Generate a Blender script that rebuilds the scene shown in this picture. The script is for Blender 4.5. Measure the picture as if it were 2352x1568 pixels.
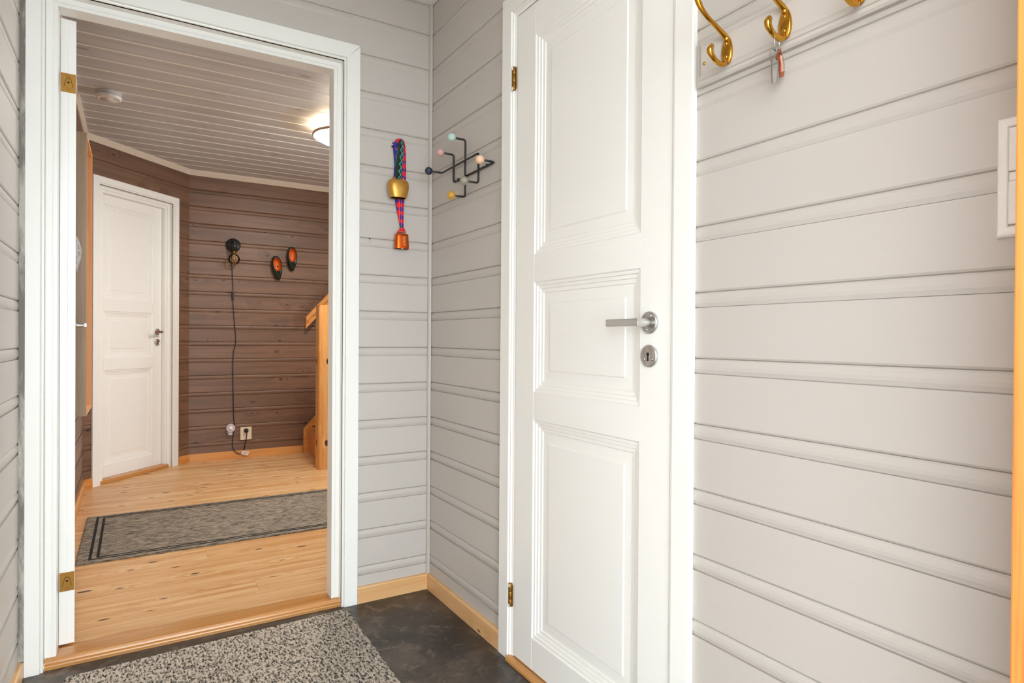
import bpy, math, random
from mathutils import Vector, Matrix
random.seed(7)
for o in list(bpy.data.objects): bpy.data.objects.remove(o)
scene = bpy.context.scene
col = scene.collection

# ------------------------------------------------------------------ camera
FPX = 1426.687
YAW, PITCH, ROLL, CAMZ = math.radians(31.2981), math.radians(-.32235), math.radians(.40607), .98
_fw = Vector((math.sin(YAW)*math.cos(PITCH), math.cos(YAW)*math.cos(PITCH), math.sin(PITCH)))
_r0 = Vector((math.cos(YAW), -math.sin(YAW), 0)); _u0 = _r0.cross(_fw)
_rt = _r0*math.cos(ROLL) + _u0*math.sin(ROLL)
_up = _u0*math.cos(ROLL) - _r0*math.sin(ROLL)
CAM = Vector((0, 0, CAMZ))
cam_d = bpy.data.cameras.new('camera'); cam = bpy.data.objects.new('camera', cam_d); col.objects.link(cam)
cam_d.sensor_width = 36; cam_d.lens = 36*FPX/2352; cam_d.clip_start = .02
cam.matrix_world = Matrix(((_rt.x, _up.x, -_fw.x, CAM.x), (_rt.y, _up.y, -_fw.y, CAM.y), (_rt.z, _up.z, -_fw.z, CAM.z), (0, 0, 0, 1)))
scene.camera = cam
# ------------------------------------------------------------------ light: overcast sky through the open front door and an added hall window
SKY = 7.0
world = bpy.data.worlds.new('overcast_sky'); scene.world = world; world.use_nodes = True
world.node_tree.nodes['Background'].inputs[0].default_value = (.82, .925, 1.0, 1)
world.node_tree.nodes['Background'].inputs[1].default_value = SKY
pl_d = bpy.data.lights.new('doorway_portal', 'AREA'); pl_d.shape = 'RECTANGLE'; pl_d.size = .97; pl_d.size_y = 2.0
pl_d.cycles.is_portal = True
pl_o = bpy.data.objects.new('doorway_portal', pl_d); col.objects.link(pl_o)
pl_o.location = (.265, .10, 1.0); pl_o.rotation_euler = (math.radians(90), 0, 0)
wp_d = bpy.data.lights.new('added_window_portal', 'AREA'); wp_d.shape = 'RECTANGLE'; wp_d.size = .64; wp_d.size_y = 1.2; wp_d.cycles.is_portal = True
wp_o = bpy.data.objects.new('added_window_portal', wp_d); col.objects.link(wp_o); wp_o.location = (2.99, 3.54, 1.425); wp_o.rotation_euler = (math.radians(90), 0, math.radians(90))  # portal of the added hall window, an unseen source of fill daylight
LAMP = 48.0
scene.view_settings.view_transform = 'Standard'
scene.view_settings.look = 'None'
scene.view_settings.gamma = 1
scene.view_settings.use_curve_mapping = False
scene.view_settings.exposure = 1.02
scene.cycles.use_denoising = True
scene.cycles.max_bounces = 14; scene.cycles.diffuse_bounces = 8; scene.cycles.glossy_bounces = 5
scene.cycles.sample_clamp_indirect = 6

# ------------------------------------------------------------------ pixel rays (2352 x 1568 frame)
def ray(px, py): return _fw + _rt*((px-1176)/FPX) - _up*((py-784)/FPX)
def onx(px, py, x): v = ray(px, py); return CAM + v*(x/v.x)
def ony(px, py, y): v = ray(px, py); return CAM + v*(y/v.y)
def onz(px, py, z): v = ray(px, py); return CAM + v*((z-CAMZ)/v.z)

XB, YA = .98866, 2.24398          # faces of the right and back panelled walls
XC = -.280                        # left wall
ZC = 2.270                        # ceiling
XD, YF, DD = -.275, 5.41, -3.570  # hall: left wall, far wall, diagonal wall (x-y)/sqrt2
ZH = 2.262
S2 = math.sqrt(.5)

# ------------------------------------------------------------------ materials
def lin(c):
    c /= 255; return c/12.92 if c <= .04045 else ((c+.055)/1.055)**2.4
def rgb(r, g, b): return (lin(r), lin(g), lin(b), 1)
class NT:
    def __init__(s, name):
        s.m = bpy.data.materials.new(name); s.m.use_nodes = True
        s.n = s.m.node_tree.nodes; s.l = s.m.node_tree.links
        s.b = s.n['Principled BSDF']
    def add(s, t, **kw):
        n = s.n.new(t)
        for k, v in kw.items(): setattr(n, k, v)
        return n
    def put(s, sock, v):
        if hasattr(v, 'node'): s.l.new(v, sock)
        else: sock.default_value = v
    def math(s, op, a, b=0., c=0.):
        n = s.add('ShaderNodeMath', operation=op)
        s.put(n.inputs[0], a); s.put(n.inputs[1], b)
        if len(n.inputs) > 2: s.put(n.inputs[2], c)
        return n.outputs[0]
    def mix(s, f, a, b, mode='MIX'):
        n = s.add('ShaderNodeMix', data_type='RGBA', blend_type=mode)
        s.put(n.inputs[0], f); s.put(n.inputs[6], a); s.put(n.inputs[7], b)
        return n.outputs[2]
    def ramp(s, f, stops):
        n = s.add('ShaderNodeValToRGB'); e = n.color_ramp.elements
        while len(e) < len(stops): e.new(.5)
        for i, (p, c) in enumerate(stops): e[i].position = p; e[i].color = c if len(c) == 4 else (*c, 1)
        s.l.new(f, n.inputs[0]); return n.outputs[0]
    def coords(s, scale=(1, 1, 1), rand=0.):
        tc = s.add('ShaderNodeTexCoord'); v = tc.outputs['Object']
        if rand:
            oi = s.add('ShaderNodeObjectInfo')
            c = s.add('ShaderNodeCombineXYZ')
            s.put(c.inputs[0], s.math('MULTIPLY', oi.outputs['Random'], rand*13.7))
            s.put(c.inputs[1], s.math('MULTIPLY', oi.outputs['Random'], rand*7.3))
            s.put(c.inputs[2], s.math('MULTIPLY', oi.outputs['Random'], rand*29.1))
            a = s.add('ShaderNodeVectorMath', operation='ADD'); s.l.new(v, a.inputs[0]); s.l.new(c.outputs[0], a.inputs[1]); v = a.outputs[0]
        mp = s.add('ShaderNodeMapping'); s.l.new(v, mp.inputs[0]); mp.inputs['Scale'].default_value = scale
        return mp.outputs[0]
    def noise(s, v, scale, detail=3, rough=.5, out='Fac', dist=0.):
        n = s.add('ShaderNodeTexNoise'); s.l.new(v, n.inputs['Vector'])
        n.inputs['Scale'].default_value = scale; n.inputs['Detail'].default_value = detail
        n.inputs['Roughness'].default_value = rough; n.inputs['Distortion'].default_value = dist
        return n.outputs[out]
    def bump(s, h, strength, dist=.002):
        n = s.add('ShaderNodeBump'); n.inputs['Strength'].default_value = strength; n.inputs['Distance'].default_value = dist
        s.l.new(h, n.inputs['Height']); s.l.new(n.outputs[0], s.b.inputs['Normal'])
    def base(s, c): s.put(s.b.inputs['Base Color'], c)
    def rough(s, v): s.put(s.b.inputs['Roughness'], v)

def plain(name, c, rough=.5, metal=0., **kw):
    t = NT(name); v = t.coords()
    f = t.noise(v, 45, 3)
    d = tuple(x*.93 for x in c[:3])+(1,)
    t.base(t.mix(f, c, d)); t.rough(rough); t.b.inputs['Metallic'].default_value = metal
    for k, x in kw.items(): t.b.inputs[k].default_value = x
    return t.m
def paint(name, c, c2, rough=.42, chips=True):
    """brush-painted wood: faint brush streaks along the board, soft blotches, a few scuffs"""
    t = NT(name); v = t.coords((1, 1, 1), 1.0)
    big = t.noise(v, 2.3, 2)
    st = t.noise(t.coords((2.2, 60, 90), 1.0), 1.0, 4, .6)
    cc = t.mix(big, c, c2)
    cc = t.mix(t.math('MULTIPLY', st, .16), cc, tuple(x*.80 for x in c[:3])+(1,))
    if chips:
        sc = t.noise(t.coords((9, 9, 9), 1.0), 1.0, 5, .75)
        cc = t.mix(t.ramp(sc, [(.72, (0, 0, 0)), (.78, (.45, .45, .45))]), cc, tuple(x*.72 for x in c[:3])+(1,))
    t.base(cc); t.rough(rough); t.bump(st, .12, .0012); return t.m
def wood(name, light, dark, knot, axis='x', ring=1., knots=1., rough=.35, wash=None, kscale=4.4, tone=.25, kratio=2.6, kdens=.46, ksize=1.):
    """sawn softwood: streaked grain that runs along `axis` with oval knots, each board cut from elsewhere"""
    t = NT(name)
    L, W = {'x': ((1, 0, 0), 0), 'y': ((0, 1, 0), 1), 'z': ((0, 0, 1), 2)}[axis]
    def sc(a, b):
        v = [b, b, b]; v[W] = a; return tuple(v)
    vk0 = t.coords((1, 1, 1), 1.0); sx = t.add('ShaderNodeSeparateXYZ'); t.l.new(vk0, sx.inputs[0])
    oth = [i for i in range(3) if i != W]
    cv = t.add('ShaderNodeCombineXYZ')
    t.put(cv.inputs[0], t.math('MULTIPLY', sx.outputs[W], kscale))
    t.put(cv.inputs[1], t.math('MULTIPLY', t.math('ADD', sx.outputs[oth[0]], sx.outputs[oth[1]]), kscale*kratio))
    vk = cv.outputs[0]
    vo = t.add('ShaderNodeTexVoronoi', voronoi_dimensions='2D'); t.l.new(vk, vo.inputs['Vector']); vo.inputs['Scale'].default_value = 1.0; vo.inputs['Randomness'].default_value = 1.0
    sepc = t.add('ShaderNodeSeparateColor'); t.l.new(vo.outputs['Color'], sepc.inputs[0])
    d = vo.outputs['Distance']
    size = t.math('MULTIPLY_ADD', sepc.outputs[0], .085*ksize, .035*ksize)
    present = t.math('LESS_THAN', sepc.outputs[1], kdens*knots)
    kd = t.math('DIVIDE', d, size)
    kmask = t.math('MULTIPLY', t.ramp(kd, [(.55, (1, 1, 1)), (1., (0, 0, 0))]), present)
    warp = t.math('MULTIPLY', t.math('POWER', 2.718, t.math('MULTIPLY', d, -5.)), present)
    vg = t.coords(sc(.9, 22), 1.0)
    add = t.add('ShaderNodeVectorMath', operation='ADD'); t.l.new(vg, add.inputs[0])
    cw = t.add('ShaderNodeCombineXYZ')
    for i in range(3): t.put(cw.inputs[i], t.math('MULTIPLY', warp, 1.6))
    t.l.new(cw.outputs[0], add.inputs[1])
    g1 = t.noise(add.outputs[0], 1.0*ring, 5, .62, dist=.35)
    fine = t.noise(t.coords(sc(6, 330), 1.0), 1.0, 2, .5)
    g = t.math('MULTIPLY_ADD', fine, .3, t.math('MULTIPLY', g1, .85))
    c = t.ramp(g, [(.40, light), (.55, tuple(.6*a+.4*b for a, b in zip(light, dark))), (.69, dark)])
    oi = t.add('ShaderNodeObjectInfo')
    c = t.mix(t.math('MULTIPLY', oi.outputs['Random'], tone), c, dark)
    halo = t.math('MULTIPLY', t.ramp(kd, [(.8, (.6, .6, .6)), (1., (0, 0, 0))]), present)
    c = t.mix(halo, c, dark)
    c = t.mix(kmask, c, knot)
    if wash:
        wn = t.noise(t.coords(sc(1.2, 9), 1.0), 1.0, 4, .6)
        c = t.mix(t.math('MULTIPLY_ADD', wn, .35, wash[1]), c, wash[0])
    t.base(c); t.rough(rough); t.bump(g, .10, .001); return t.m

M = {}
M['greige'] = paint('greige_paint', rgb(195, 187, 179), rgb(188, 180, 172))
M['greige_trim'] = paint('greige_trim_paint', rgb(190, 183, 172), rgb(182, 174, 164))
M['dirty'] = (lambda: (lambda t: (t.base(t.mix(t.ramp(t.noise(t.coords((14, 14, 3)), 1.0, 6, .7), [(.42, (0, 0, 0)), (.55, (1, 1, 1))]), rgb(176, 170, 158), rgb(112, 106, 98))), t.rough(.6), t.m)[2])(NT('worn_grey_trim')))()
M['white'] = paint('white_paint', rgb(243, 240, 234), rgb(238, 236, 230), .30, False)
M['worn_white'] = (lambda t: (t.base(t.mix(t.ramp(t.noise(t.coords((16, 16, 5)), 1.0, 5, .7), [(.70, (0, 0, 0)), (.76, (1, 1, 1))]), rgb(235, 233, 227), rgb(186, 178, 170))), t.rough(.32), t.m)[2])(NT('worn_white_paint'))
M['ceil_white'] = plain('ceiling_white', rgb(238, 236, 230), .6)
M['pine_x'] = wood('varnished_pine_floor', rgb(232, 197, 150), rgb(198, 142, 86), rgb(84, 46, 22), 'x', rough=.38, tone=.35, ksize=1.15)
M['pine_trim'] = wood('pine_skirting', rgb(228, 186, 136), rgb(210, 160, 106), rgb(120, 70, 34), 'x', knots=.35, rough=.38)
M['pine_z'] = wood('orange_pine', rgb(228, 176, 112), rgb(204, 138, 70), rgb(70, 30, 10), 'z', rough=.36, kscale=6.5, kratio=1.7, kdens=.5, ksize=2.2)
M['pine_rail'] = wood('orange_pine_rail', rgb(222, 160, 92), rgb(198, 122, 54), rgb(92, 40, 12), 'x', rough=.3, knots=.6)
M['honey'] = wood('honey_pine_frame', rgb(206, 134, 66), rgb(176, 96, 36), rgb(110, 54, 20), 'z', knots=.3, rough=.4)
M['oak_thr'] = wood('varnished_threshold', rgb(208, 154, 94), rgb(182, 122, 62), rgb(110, 60, 24), 'x', knots=.2, rough=.25)
M['brown'] = wood('brown_stained_pine', rgb(134, 98, 74), rgb(102, 74, 56), rgb(66, 50, 40), 'x', rough=.45, kscale=6.0, kratio=1.5, kdens=.30, tone=.5)
M['ceil_wash'] = wood('whitewashed_ceiling_pine', rgb(208, 209, 209), rgb(190, 189, 187), rgb(164, 158, 150), 'x', rough=.5, knots=.35, kscale=3.0)
M['ceil_bead'] = plain('ceiling_bead_cream', rgb(250, 247, 240), .45)
M['cream'] = plain('cream_moulding', rgb(222, 208, 188), .45)
M['laminate'] = wood('grey_oak_laminate', rgb(190, 168, 138), rgb(160, 136, 106), rgb(140, 120, 98), 'z', knots=0., rough=.45)
M['peach'] = wood('peach_veneer', rgb(226, 172, 116), rgb(212, 152, 94), rgb(180, 120, 70), 'z', knots=0., rough=.5)
M['brass'] = plain('polished_brass', rgb(214, 158, 62), .16, 1.)
M['brass_dull'] = plain('dull_brass', rgb(150, 108, 46), .42, .8)
M['steel'] = plain('brushed_steel', rgb(214, 213, 211), .28, 1.)
M['chrome'] = plain('chrome', rgb(205, 205, 205), .12, 1.)
M['copper'] = plain('copper_key', rgb(196, 120, 92), .25, 1.)
M['black'] = plain('black_metal', rgb(24, 23, 22), .38)
M['dark'] = plain('keyhole_dark', rgb(20, 12, 8), .8)
M['plastic'] = plain('white_plastic', rgb(240, 237, 232), .35)
M['cream_plastic'] = plain('cream_plastic', rgb(226, 206, 178), .4)
M['grey_plastic'] = plain('grey_white_plastic', rgb(206, 206, 206), .45)
M['lilac'] = plain('lilac_grey_plastic', rgb(202, 186, 190), .4)
M['paper'] = plain('white_card', rgb(238, 236, 232), .8)
M['red'] = plain('red_print', rgb(196, 60, 60), .7)

def slate():
    t = NT('dark_slate_vinyl'); v = t.coords()
    a = t.noise(v, 4.5, 7, .66, dist=.6); b = t.noise(v, 17, 6, .72, dist=.8); f = t.noise(v, 90, 3)
    c = t.ramp(a, [(.34, rgb(36, 32, 30)), (.5, rgb(58, 50, 45)), (.66, rgb(92, 80, 71))])
    c = t.mix(t.ramp(b, [(.53, (0, 0, 0)), (.66, (.8, .8, .8))]), c, rgb(120, 104, 92))
    c = t.mix(t.ramp(f, [(.70, (0, 0, 0)), (.80, (.5, .5, .5))]), c, rgb(150, 138, 126))
    t.base(c); t.rough(.36); t.bump(b, .12, .001); return t.m
M['slate'] = slate()
def speckle(name, axis, lo, hi, fine, long, amount, darkc=None):
    t = NT(name)
    s = [fine, fine, fine]; s[axis] = long
    n = t.noise(t.coords(tuple(s)), 1.0, 4, .75)
    n2 = t.noise(t.coords((fine*1.6, fine*1.6, 1)), 1.0, 2, .6)
    k = t.math('MULTIPLY_ADD', n2, .30, t.math('MULTIPLY', n, .85))
    t.base(t.ramp(k, [(amount-.07, lo), (amount-.01, tuple(.45*a+.55*b for a, b in zip(lo, hi))), (amount+.06, hi)]))
    t.rough(.95); t.bump(k, .6, .004); return t.m
M['rug_entry'] = speckle('speckled_mat_wool', 1, rgb(26, 19, 14), rgb(204, 191, 176), 150, 62, .570)
M['rug_hall'] = speckle('grey_flatweave', 0, rgb(52, 44, 37), rgb(166, 151, 133), 190, 26, .575)
M['rug_black'] = plain('rug_black_yarn', rgb(22, 20, 20), .9)

def strap_red():
    t = NT('red_blue_woven_band')
    tc = t.add('ShaderNodeTexCoord'); sp = t.add('ShaderNodeSeparateXYZ'); t.l.new(tc.outputs['Object'], sp.inputs[0])
    x, z = sp.outputs[0], sp.outputs[2]
    zz = t.math('PINGPONG', t.math('ADD', z, 10.), .015)
    tri = t.math('GREATER_THAN', t.math('MULTIPLY', zz, .80), t.math('PINGPONG', t.math('ADD', x, 10.003), .0105))
    c = t.mix(tri, rgb(36, 40, 140), rgb(232, 28, 44))
    edge = t.math('GREATER_THAN', t.math('ABSOLUTE', x), .0205)
    c = t.mix(edge, c, rgb(52, 44, 138))
    seam = t.math('LESS_THAN', t.math('ABSOLUTE', t.math('SUBTRACT', t.math('ABSOLUTE', x), .0035)), .0009)
    c = t.mix(t.math('MULTIPLY', seam, .7), c, rgb(240, 120, 96))
    t.base(c); t.rough(.85); t.bump(t.noise(t.coords((900, 900, 900)), 1.0, 1), .3, .0006); return t.m
M['strap_red'] = strap_red()
def strap_green():
    t = NT('green_black_woven_band')
    tc = t.add('ShaderNodeTexCoord'); sp = t.add('ShaderNodeSeparateXYZ'); t.l.new(tc.outputs['Object'], sp.inputs[0])
    x, z = sp.outputs[0], sp.outputs[2]
    ax = t.math('ABSOLUTE', t.math('SUBTRACT', x, t.math('MULTIPLY', z, .075)))
    zz = t.math('PINGPONG', t.math('ADD', z, 10.), .0135)
    dd = t.math('ABSOLUTE', t.math('SUBTRACT', t.math('MULTIPLY', zz, .62), ax))
    c = t.mix(t.math('LESS_THAN', dd, .0016), rgb(14, 18, 18), rgb(70, 178, 158))
    c = t.mix(t.math('LESS_THAN', t.math('ADD', ax, t.math('SUBTRACT', .0135, zz)), .0052), c, rgb(22, 92, 112))
    c = t.mix(t.math('LESS_THAN', t.math('ADD', ax, zz), .0016), c, rgb(232, 120, 84))
    c = t.mix(t.math('GREATER_THAN', ax, .0105), c, rgb(34, 44, 26))
    t.base(c); t.rough(.85); return t.m
M['strap_green'] = strap_green()
M['teal'] = plain('teal_band_edge', rgb(22, 110, 112), .85)
M['bell'] = (lambda t: (t.base(t.mix(t.noise(t.coords(), 60, 4, .7), rgb(226, 176, 88), rgb(184, 130, 56))), t.rough(.42), t.b.inputs['Metallic'].__setattr__('default_value', .75), t.m)[3])(NT('hammered_brass'))
M['bell_in'] = plain('bell_inside', rgb(96, 62, 26), .5, .6)
M['orange_bell'] = plain('orange_anodised', rgb(222, 92, 28), .28, .85)
M['gold_mark'] = plain('pale_gold_engraving', rgb(240, 200, 130), .4, .3)
for nm, c in (('mint', (182, 206, 196)), ('pink', (206, 160, 156)), ('navy', (38, 48, 64)), ('blush', (238, 194, 156)), ('sage', (150, 146, 128)), ('mustard', (206, 152, 56))):
    M[nm] = plain(nm+'_ball_paint', rgb(*c), .42)
M['clog'] = plain('dark_green_glaze', rgb(26, 40, 34), .14)
M['clog_in'] = plain('orange_clay', rgb(214, 98, 0), .35)
M['concrete'] = plain('porch_concrete', rgb(140, 138, 134), .8)
M['amber'] = None
def glassy(name, tint):
    m = bpy.data.materials.new(name); m.use_nodes = True; n = m.node_tree.nodes; l = m.node_tree.links
    n.clear(); o = n.new('ShaderNodeOutputMaterial'); tr = n.new('ShaderNodeBsdfTransparent'); tr.inputs[0].default_value = tint
    gl = n.new('ShaderNodeBsdfGlossy'); gl.inputs['Roughness'].default_value = .04; gl.inputs[0].default_value = (1, .92, .8, 1)
    lw = n.new('ShaderNodeFresnel'); lw.inputs[0].default_value = 1.45
    mx = n.new('ShaderNodeMixShader'); l.new(lw.outputs[0], mx.inputs[0]); l.new(tr.outputs[0], mx.inputs[1]); l.new(gl.outputs[0], mx.inputs[2]); l.new(mx.outputs[0], o.inputs[0]); return m
M['amber'] = glassy('amber_glass', (1.0, .91, .72, 1))
def emit(name, c, s):
    m = bpy.data.materials.new(name); m.use_nodes = True; b = m.node_tree.nodes['Principled BSDF']
    b.inputs['Base Color'].default_value = (.9, .88, .84, 1); b.inputs['Emission Color'].default_value = c; b.inputs['Emission Strength'].default_value = s; return m
M['rimmetal'] = plain('satin_rim', rgb(176, 158, 140), .5)
M['opal_dim'] = emit('dimly_lit_glass', (1, .82, .58, 1), LAMP*.16)
M['opal'] = emit('lit_opal_glass', (1, .96, .86, 1), LAMP)

# ------------------------------------------------------------------ mesh builder
def wmat(o):
    m = Matrix.Identity(4)
    while o is not None: m = o.matrix_basis @ m; o = o.parent
    return m
class MB:
    def __init__(s): s.v = []; s.f = []; s.mi = []; s.cur = 0; s.sm = []; s.smooth = False
    def face(s, idx): s.f.append(tuple(idx)); s.mi.append(s.cur); s.sm.append(s.smooth)
    def vs(s, pts): b = len(s.v); s.v += [Vector(p) for p in pts]; return b
    def box(s, a, b, bev=0.):
        x0, y0, z0 = (min(a[i], b[i]) for i in range(3)); x1, y1, z1 = (max(a[i], b[i]) for i in range(3))
        if not bev:
            i = s.vs([(x0, y0, z0), (x1, y0, z0), (x1, y1, z0), (x0, y1, z0), (x0, y0, z1), (x1, y0, z1), (x1, y1, z1), (x0, y1, z1)])
            for q in ((3, 2, 1, 0), (4, 5, 6, 7), (0, 1, 5, 4), (1, 2, 6, 5), (2, 3, 7, 6), (3, 0, 4, 7)): s.face([i+k for k in q])
            return s
        import bmesh
        bm = bmesh.new(); bmesh.ops.create_cube(bm, size=1)
        for v in bm.verts: v.co = Vector(((x0+x1)/2+v.co.x*(x1-x0), (y0+y1)/2+v.co.y*(y1-y0), (z0+z1)/2+v.co.z*(z1-z0)))
        bmesh.ops.bevel(bm, geom=list(bm.edges), offset=bev, segments=2, affect='EDGES', profile=.6)
        i = s.vs([v.co for v in bm.verts]); bm.verts.index_update()
        for f in bm.faces: s.face([i+v.index for v in f.verts])
        bm.free(); return s
    def prism(s, pts, off):
        """extrude a 3-D polygon by the vector off"""
        n = len(pts); off = Vector(off); i = s.vs(pts); j = s.vs([Vector(p)+off for p in pts])
        s.face([i+k for k in range(n)][::-1]); s.face([j+k for k in range(n)])
        for k in range(n): s.face((i+k, i+(k+1) % n, j+(k+1) % n, j+k))
        return s
    def rings(s, rings, cap0=True, cap1=True, close=True):
        n = len(rings[0]); ids = [s.vs(r) for r in rings]
        for a, b in zip(ids, ids[1:]):
            for k in range(n if close else n-1): s.face((a+k, a+(k+1) % n, b+(k+1) % n, b+k))
        if cap0: s.face([ids[0]+k for k in range(n)][::-1])
        if cap1: s.face([ids[-1]+k for k in range(n)])
        return s
    def tube(s, pts, rad, n=10, smooth_path=0, cap=True, flat=1.):
        pts = [Vector(p) for p in pts]
        rad = list(rad) if hasattr(rad, '__len__') else [rad]*len(pts)
        if smooth_path:
            q, r = [], []
            P = [pts[0]*2-pts[1]]+pts+[pts[-1]*2-pts[-2]]
            for i in range(1, len(P)-2):
                for k in range(smooth_path):
                    u = k/smooth_path; a, b, c, d = P[i-1], P[i], P[i+1], P[i+2]
                    q.append(.5*((2*b)+(c-a)*u+(2*a-5*b+4*c-d)*u*u+(3*b-a-3*c+d)*u**3)); r.append(rad[i-1]*(1-u)+rad[i]*u)
            q.append(pts[-1]); r.append(rad[-1]); pts, rad = q, r
        t = (pts[1]-pts[0]).normalized(); ref = Vector((0, 0, 1)) if abs(t.z) < .9 else Vector((1, 0, 0))
        u = t.cross(ref).normalized(); rs = []
        for i, p in enumerate(pts):
            tn = (pts[min(i+1, len(pts)-1)]-pts[max(i-1, 0)]).normalized()
            u = (u-tn*u.dot(tn)).normalized(); w = tn.cross(u)
            rs.append([p+(u*math.cos(2*math.pi*k/n)*flat+w*math.sin(2*math.pi*k/n))*rad[i] for k in range(n)])
        sm = s.smooth; s.smooth = True; s.rings(rs, cap, cap); s.smooth = sm; return s
    def lathe(s, o, axis, prof, n=32):
        """prof: (radius, distance along axis)"""
        o = Vector(o); a = Vector(axis).normalized(); ref = Vector((0, 0, 1)) if abs(a.z) < .9 else Vector((1, 0, 0))
        u = a.cross(ref).normalized(); w = a.cross(u)
        sm = s.smooth; s.smooth = True
        s.rings([[o+a*d+(u*math.cos(2*math.pi*k/n)+w*math.sin(2*math.pi*k/n))*max(r, 1e-5) for k in range(n)] for r, d in prof]); s.smooth = sm; return s
    def ball(s, c, r, n=20):
        return s.lathe(Vector(c)-Vector((0, 0, r)), (0, 0, 1), [(r*math.sin(math.pi*i/n), r-r*math.cos(math.pi*i/n)) for i in range(n+1)], 2*n)
    def ell(s, c, rx, ry, rz, n=18):
        rs = []
        for i in range(n+1):
            a = math.pi*i/n
            rs.append([Vector(c)+Vector((rx*max(math.sin(a), 1e-4)*math.cos(2*math.pi*k/28), ry*max(math.sin(a), 1e-4)*math.sin(2*math.pi*k/28), -rz*math.cos(a))) for k in range(28)])
        sm = s.smooth; s.smooth = True; s.rings(rs); s.smooth = sm; return s
    def build(s, name, mat, parent=None, local=False, smooth=None):
        me = bpy.data.meshes.new(name)
        vs = s.v
        if parent is not None and not local:
            inv = wmat(parent).inverted(); vs = [inv @ v for v in vs]
        me.from_pydata([tuple(v) for v in vs], [], s.f)
        mats = mat if isinstance(mat, (list, tuple)) else [mat]
        for m in mats: me.materials.append(M[m] if isinstance(m, str) else m)
        me.polygons.foreach_set('material_index', s.mi)
        me.polygons.foreach_set('use_smooth', s.sm if smooth is None else [smooth]*len(s.f))
        import bmesh
        bm = bmesh.new(); bm.from_mesh(me); bmesh.ops.recalc_face_normals(bm, faces=bm.faces); bm.to_mesh(me); bm.free()
        o = bpy.data.objects.new(name, me); col.objects.link(o)
        if parent is not None: o.parent = parent
        return o
def tag(o, label, cat=None, group=None, kind=None):
    o['label'] = label
    if cat: o['category'] = cat
    if group: o['group'] = group
    if kind: o['kind'] = kind
    return o
def empty(name, loc, rz=0.):
    o = bpy.data.objects.new(name, None); col.objects.link(o); o.location = loc; o.rotation_euler = (0, 0, rz); o.empty_display_size = .05
    o.matrix_basis = Matrix.Translation(Vector(loc)) @ Matrix.Rotation(rz, 4, 'Z'); return o
def struct(o, label, cat): return tag(o, label, cat, kind='structure')

# ------------------------------------------------------------------ panelled walls. Local frame: x along, z up, -y into the room
PITCHW, Z0 = .13511, 2.26025
PROF = [(.0310, -.0060), (.0306, -.0042), (.0275, -.0022), (.0225, -.0008), (.0160, -.0002), (.0095, -.0010), (.0045, -.0030), (.0016, -.0040), (.0010, -.0062), (.0002, -.0062), (.0, .0), (-.0990, .0), (-.1024, -.0024), (-.1032, -.0050)]
def board(parent, x0, x1, zk, mat, pitch=PITCHW, zlo=0., zhi=9., bevel=PROF):
    sc = pitch/.13511
    pr = [(min(max(zk+a*sc, zlo), zhi), d) for a, d in bevel]
    pr.append((max(zk-.1042*sc, zlo), -.0068)); 
    pts = [(z, d) for z, d in pr]; top = pts[0][0]; bot = pts[-1][0]
    if top-bot < .004: return
    ring = pts+[(bot, -.014), (top, -.014)]
    mb = MB()
    mb.prism([(x0, -d, z) for z, d in ring], (x1-x0, 0, 0))
    return mb.build('panel_board', mat, parent, local=True)
def backing(name, loc, rz, boxes, mat):
    """the wall behind the boards, in the wall's own frame, so that the boards are its children"""
    mb = MB()
    for a, b in boxes: mb.box(a, b)
    me = mb.build(name, mat); me.matrix_basis = Matrix.Translation(Vector(loc)) @ Matrix.Rotation(rz, 4, 'Z')
    return me
zk = lambda k: Z0-PITCHW*k
H90 = math.pi/2
# opening of the doorway in the back wall
OXA, OXB, OZT = -.196, .6174, 1.952

floor = MB().box((-.45, -.02, -.06), (1.15, 2.262, 0)).build('floor', 'slate'); struct(floor, 'dark marbled slate-look vinyl floor of the small entry', 'floor')
ceil = MB().box((-.45, .05, ZC), (1.15, 2.35, ZC+.06)).build('ceiling', 'ceil_white'); struct(ceil, 'plain white ceiling above the grey panelled entry', 'ceiling')

wA = backing('wall_back', (0, YA, 0), 0, [((-.45, .0138, 1.99), (1.15, .095, ZC)), ((.66, .0138, 0), (1.15, .095, 1.99)), ((-.45, .0138, 0), (-.235, .095, 1.99))], 'greige')
struct(wA, 'greige painted plank wall around the white doorway to the hall', 'wall')
for k in range(0, 18):
    board(wA, (XC if k <= 1 else .665), XB-.0002, zk(k), 'greige', zhi=ZC-.001)
wB = backing('wall_right', (XB, YA, 0), -H90, [((.56, .088, 0), (1.35, .10, ZC)), ((-.06, .0138, 0), (.60, .09, ZC)), ((.60, .0138, 2.0), (1.31, .09, ZC)), ((1.31, .0138, 0), (2.17, .09, ZC))], 'greige')  # first box is an unseen slab behind the door, added against light leaks
struct(wB, 'greige painted plank wall with the closed white door and brass hooks', 'wall')
for k in range(0, 18):
    z = zk(k)
    if k <= 1: board(wB, .0, 2.0, z, 'greige', zhi=ZC-.001)
    else: board(wB, .0, .585, z, 'greige'); board(wB, 1.325, 2.0, z, 'greige')
wC = backing('wall_left', (XC, .0, 0), H90, [((.05, .0138, 0), (2.26, .09, ZC))], 'greige')
struct(wC, 'greige painted plank wall left of the doorway, ending at a grimy corner strip', 'wall')
for k in range(0, 18): board(wC, .2, YA-.001, zk(k), 'greige', zhi=ZC-.001)
wFr = MB().box((.79, .05, 0), (1.10, .235, ZC)).box((-.42, .05, 0), (-.26, .235, ZC)).box((-.42, .05, 2.08), (1.10, .235, ZC)).build('wall_front', 'greige')
struct(wFr, 'greige wall at the open front door, beside the light switch', 'wall')

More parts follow.
